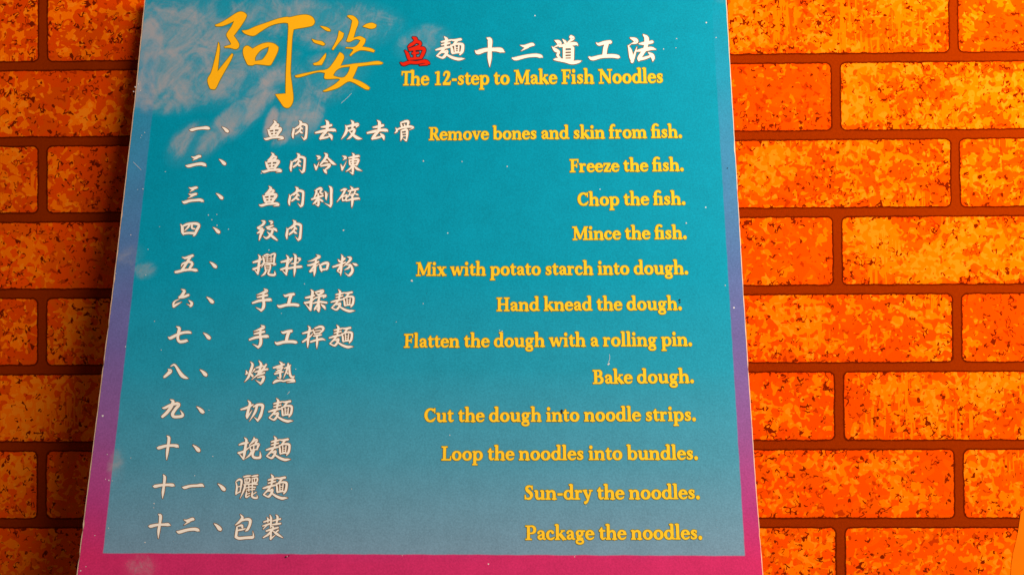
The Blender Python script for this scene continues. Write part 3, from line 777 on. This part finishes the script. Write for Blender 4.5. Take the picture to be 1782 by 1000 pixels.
fA['f'] = (345, [Vs(140, 0, 480), St((140, 470, S), (150, 570, 118), (200, 660, 84), (280, 680, 74), (322, 650, 90)), Hs(25, 300, 402, 56), Hs(20, 275, TH / 2)])
fA['%'] = (575, [Vs(140, 0, 480), St((140, 470, S), (150, 570, 118), (215, 662, 84), (320, 684, 74), (400, 640, 96)), Hs(25, 440, 402, 56), Hs(25, 258, TH / 2),
                 Vs(428, 0, 408), foot(428)])
fA['g'] = (515, [El(232, 285, 126, 118, 116, 52), St((320, 372, 50), (400, 392, 58), (485, 392, 50)), St((150, 180, 40), (105, 120, 60), (150, 66, 84), (260, 62, 96), (360, 40, 90)),
                 El(236, -90, 160, 92, 84, 62)])
fA['k'] = (560, [Vs(135, 0, 690), flag(135, 712), foot(135), St((190, 205, 44), (300, 300, 48), (415, 402, 50)), Hs(310, 505, 408, 44),
                 Br((255, 262, 120), (330, 180, 140), (470, 20, 140)), Hs(400, 570, TH / 2)])
fA['v'] = (500, [Br((95, 425, 138), (265, 20, 110)), Br((268, 20, 60), (410, 420, 52)), Hs(5, 215, 408, 44), Hs(325, 495, 408, 44)])
fA['w'] = (770, [Br((95, 425, 130), (245, 20, 110)), Br((250, 20, 56), (385, 420, 56)), Br((375, 425, 130), (525, 20, 110)), Br((530, 20, 56), (670, 420, 52)),
                 Hs(5, 210, 408, 44), Hs(590, 760, 408, 44)])
fA['x'] = (530, [Br((120, 420, 140), (400, 10, 140)), Br((405, 420, 56), (110, 10, 56)), Hs(15, 235, 408, 44), Hs(320, 505, 408, 44), Hs(15, 190, TH / 2), Hs(300, 520, TH / 2)])
fA['y'] = (500, [Br((95, 425, 138), (265, 30, 110)), St((415, 410, 50), (300, 110, 66), (220, -90, 80), (150, -150, 90)), Hs(5, 215, 408, 44), Hs(325, 495, 408, 44), Dt(128, -150, 62)])
fA['z'] = (455, [Hs(45, 410, 400, 62), Br((345, 385, 120), (120, 40, 120)), Hs(45, 420, 32, 62), Br((60, 290, 40), (66, 425, 50)), Br((400, 5, 50), (408, 150, 40))])
fA['B'] = (625, [Vs(175, 0, 650), Hs(30, 330, 627), Hs(30, 330, TH / 2), El(315, 490, 138, 136, 126, 52, -90, 90), El(330, 180, 178, 156, 132, 54, -90, 90), Hs(175, 335, 342, 50)])
fA['C'] = (640, [El(345, 322, 245, 286, 142, 64, 48, 305), Br((560, 430, 36), (556, 640, 50)), St((480, 84, 70), (545, 128, 50), (585, 190, 30))])
fA['F'] = (545, [Vs(175, 0, 650), Hs(30, 490, 622, 56), Hs(30, 320, TH / 2), Hs(175, 400, 330, 54), Br((482, 480, 34), (476, 645, 56)), Br((408, 240, 40), (408, 425, 40))])
fA['H'] = (750, [Vs(175, 0, 650), Vs(575, 0, 650), Hs(175, 575, 330, 56)] + [Hs(x - 140, x + 140, y) for x in (175, 575) for y in (TH / 2, 627)])
fA['L'] = (545, [Vs(175, 0, 650), Hs(30, 320, 627), Hs(30, 490, 28, 56), Br((478, 20, 60), (505, 190, 34))])
fA['M'] = (890, [Br((150, 0, 56), (165, 640, 60)), Br((175, 640, 140), (440, 60, 130)), Br((435, 50, 60), (705, 640, 60)), Vs(735, 0, 650),
                 Hs(35, 270, TH / 2), Hs(600, 870, TH / 2), Hs(25, 190, 627), Hs(700, 865, 627)])
fA['N'] = (760, [Vs(150, 0, 640, 60), Br((150, 625, 140), (610, 40, 130)), Vs(628, 10, 640, 60), Hs(35, 275, TH / 2), Hs(20, 190, 627), Hs(510, 745, 627)])
fA['P'] = (590, [Vs(175, 0, 650), Hs(30, 320, 627), Hs(30, 330, TH / 2), El(320, 462, 172, 164, 132, 54, -90, 90), Hs(175, 325, 298, 50)])
fA['R'] = (640, [Vs(175, 0, 650), Hs(30, 320, 627), Hs(30, 320, TH / 2), El(315, 478, 152, 148, 128, 54, -90, 90), Hs(175, 325, 330, 50),
                 Br((330, 330, 120), (410, 200, 136), (540, 24, 130)), Hs(500, 650, TH / 2)])
fA['S'] = (520, [St((420, 500, 50), (380, 590, 60), (270, 618, 74), (150, 550, 120), (180, 430, 140), (310, 330, 146), (390, 210, 134), (330, 70, 92), (190, 36, 70), (85, 90, 56), (66, 180, 40)),
                 Br((428, 460, 40), (424, 640, 44)), Br((68, 20, 44), (62, 210, 36))])
fA['T'] = (560, [Vs(270, 0, 640), Hs(25, 640, 622, 58), Br((42, 480, 34), (52, 640, 60)), Hs(130, 410, TH / 2)])
fA['1'] = (500, [Vs(270, 0, 620), Br((110, 560, 50), (200, 590, 60), (290, 615, 50)), Hs(115, 425, TH / 2)])
fA['2'] = (510, [St((95, 455, 70), (130, 560, 72), (240, 606, 90), (350, 540, 134), (330, 400, 130), (220, 230, 96), (90, 70, 60)), Hs(55, 430, 52, 104), Br((425, 20, 50), (455, 170, 34))])
fA['-'] = (330, [Hs(45, 285, 235, 84)])
fA['.'] = (245, [Dt(122, 66, 82)])
fA[' '] = (225, [])


def put_line(I, text, a, b, xh_px, d=1.15):
    """text set between two photo pixels on its baseline; xh_px: x-height in photo pixels at that spot"""
    text = text.replace('fi', '%') if 'fish' in text else text
    adv = 0; pos = []
    for i, ch in enumerate(text):
        pos.append(adv); adv += fA[ch][0] * 0.985
        if ch == 'T':
            adv -= 60
    left = {'C': 30, 'S': 40}.get(text[0], 20)
    right = adv - 40 if text[-1] == '.' else adv - 25
    (ax, az), (bx, bz) = loc(*a), loc(*b)
    L = math.hypot(bx - ax, bz - az); ux, uz = (bx - ax) / L, (bz - az) / L
    kx = L / (right - left)
    mid = ((a[0] + b[0]) / 2, (a[1] + b[1]) / 2)
    ky = (loc(mid[0], mid[1] - xh_px)[1] - loc(*mid)[1]) / 430.0
    px_m = loc(mid[0] + 1, mid[1])[0] - loc(*mid)[0]
    e = d * px_m / ((kx + ky) / 2)
    for slot, base, ext in ((1, B_OUT, e + 11.0), (0, B_INK, 11.0)):
        for p, ch in zip(pos, text):
            def fn(x, y, p=p):
                X_, Y_ = (x + p - left) * kx, y * ky
                return (ax + ux * X_ - uz * Y_, az + uz * X_ + ux * Y_)
            for kind, dat in fA[ch][1]:
                if kind == 'd':
                    I.disc(dat[0], dat[1], dat[2] + ext, fn, slot, base, 20)
                elif kind == 'b':
                    I.ribbon(dat, fn, slot, base, ext, butt=True)
                elif kind == 'c':
                    I.ribbon(dat, fn, slot, base, ext, closed=True)
                elif kind == 'e':
                    I.ribbon(dat, fn, slot, base, ext, butt=True)
                else:
                    I.ribbon(dat, fn, slot, base, ext, sub=5)


LINES = [
 ("The 12-step to Make Fish Noodles", (698.5, 149.2), (1153.7, 144.8), 16.0),
 ("Remove bones and skin from fish.", (746.2, 244.4), (1186.3, 240.0), 14.6),
 ("Freeze the fish.", (991.6, 300.0), (1189.2, 297.7), 14.7),
 ("Chop the fish.", (1005.6, 358.2), (1192.2, 356.2), 14.9),
 ("Mince the fish.", (996.4, 417.6), (1194.4, 415.6), 15.0),
 ("Mix with potato starch into dough.", (724.0, 480.0), (1197.0, 476.9), 15.2),
 ("Hand knead the dough.", (864.0, 541.2), (1186.0, 539.0), 15.3),
 ("Flatten the dough with a rolling pin.", (702.9, 604.6), (1203.8, 601.4), 15.5),
 ("Bake dough.", (1031.8, 667.4), (1207.0, 665.6), 15.6),
 ("Cut the dough into noodle strips.", (738.7, 733.8), (1210.4, 731.6), 15.8),
 ("Loop the noodles into bundles.", (768.2, 800.3), (1214.0, 798.9), 15.9),
 ("Sun-dry the noodles.", (913.0, 868.5), (1217.2, 867.3), 16.1),
 ("Package the noodles.", (914.4, 938.4), (1221.4, 937.3), 16.3),
]
for k, (tx, a, b, xh) in enumerate(LINES):
    I = Ink(); put_line(I, tx, a, b, xh, 0.95)
    I.build('english_heading' if k == 0 else 'english_step', [M_YEL, M_OUTG])

# ------------------------------------------------------------------ plain orange panel at the lower right
PANEL = [(1783, 880), (1776, 893), (1772, 920), (1768, 940), (1763, 960), (1760, 980), (1758, 1010), (1757, 1040), (1757, 1500), (2300, 1500), (2300, 880)]
pp = [wall_hit(*p) for p in PANEL]
g = G('plain_orange_vinyl', rough=0.6, spec=0.06)
o_, x_, z_ = g.coords()
pm = g.done(g.mix(g.noise(o_, 60, 3, 0.6), (0.80, 0.135, 0.0, 1), (0.88, 0.165, 0.0, 1)))
n_ = len(pp)
vv = [(p.x, -0.0003, p.z) for p in pp] + [(p.x, 0.001, p.z) for p in pp]
ff = [tuple(reversed(range(n_)))] + [(i, (i + 1) % n_, (i + 1) % n_ + n_, i + n_) for i in range(n_)]
pan = mesh_obj('orange_panel', vv, ff, [pm])
tag(pan, 'plain orange panel with a slanting edge covering the bricks at the lower right corner', 'panel')
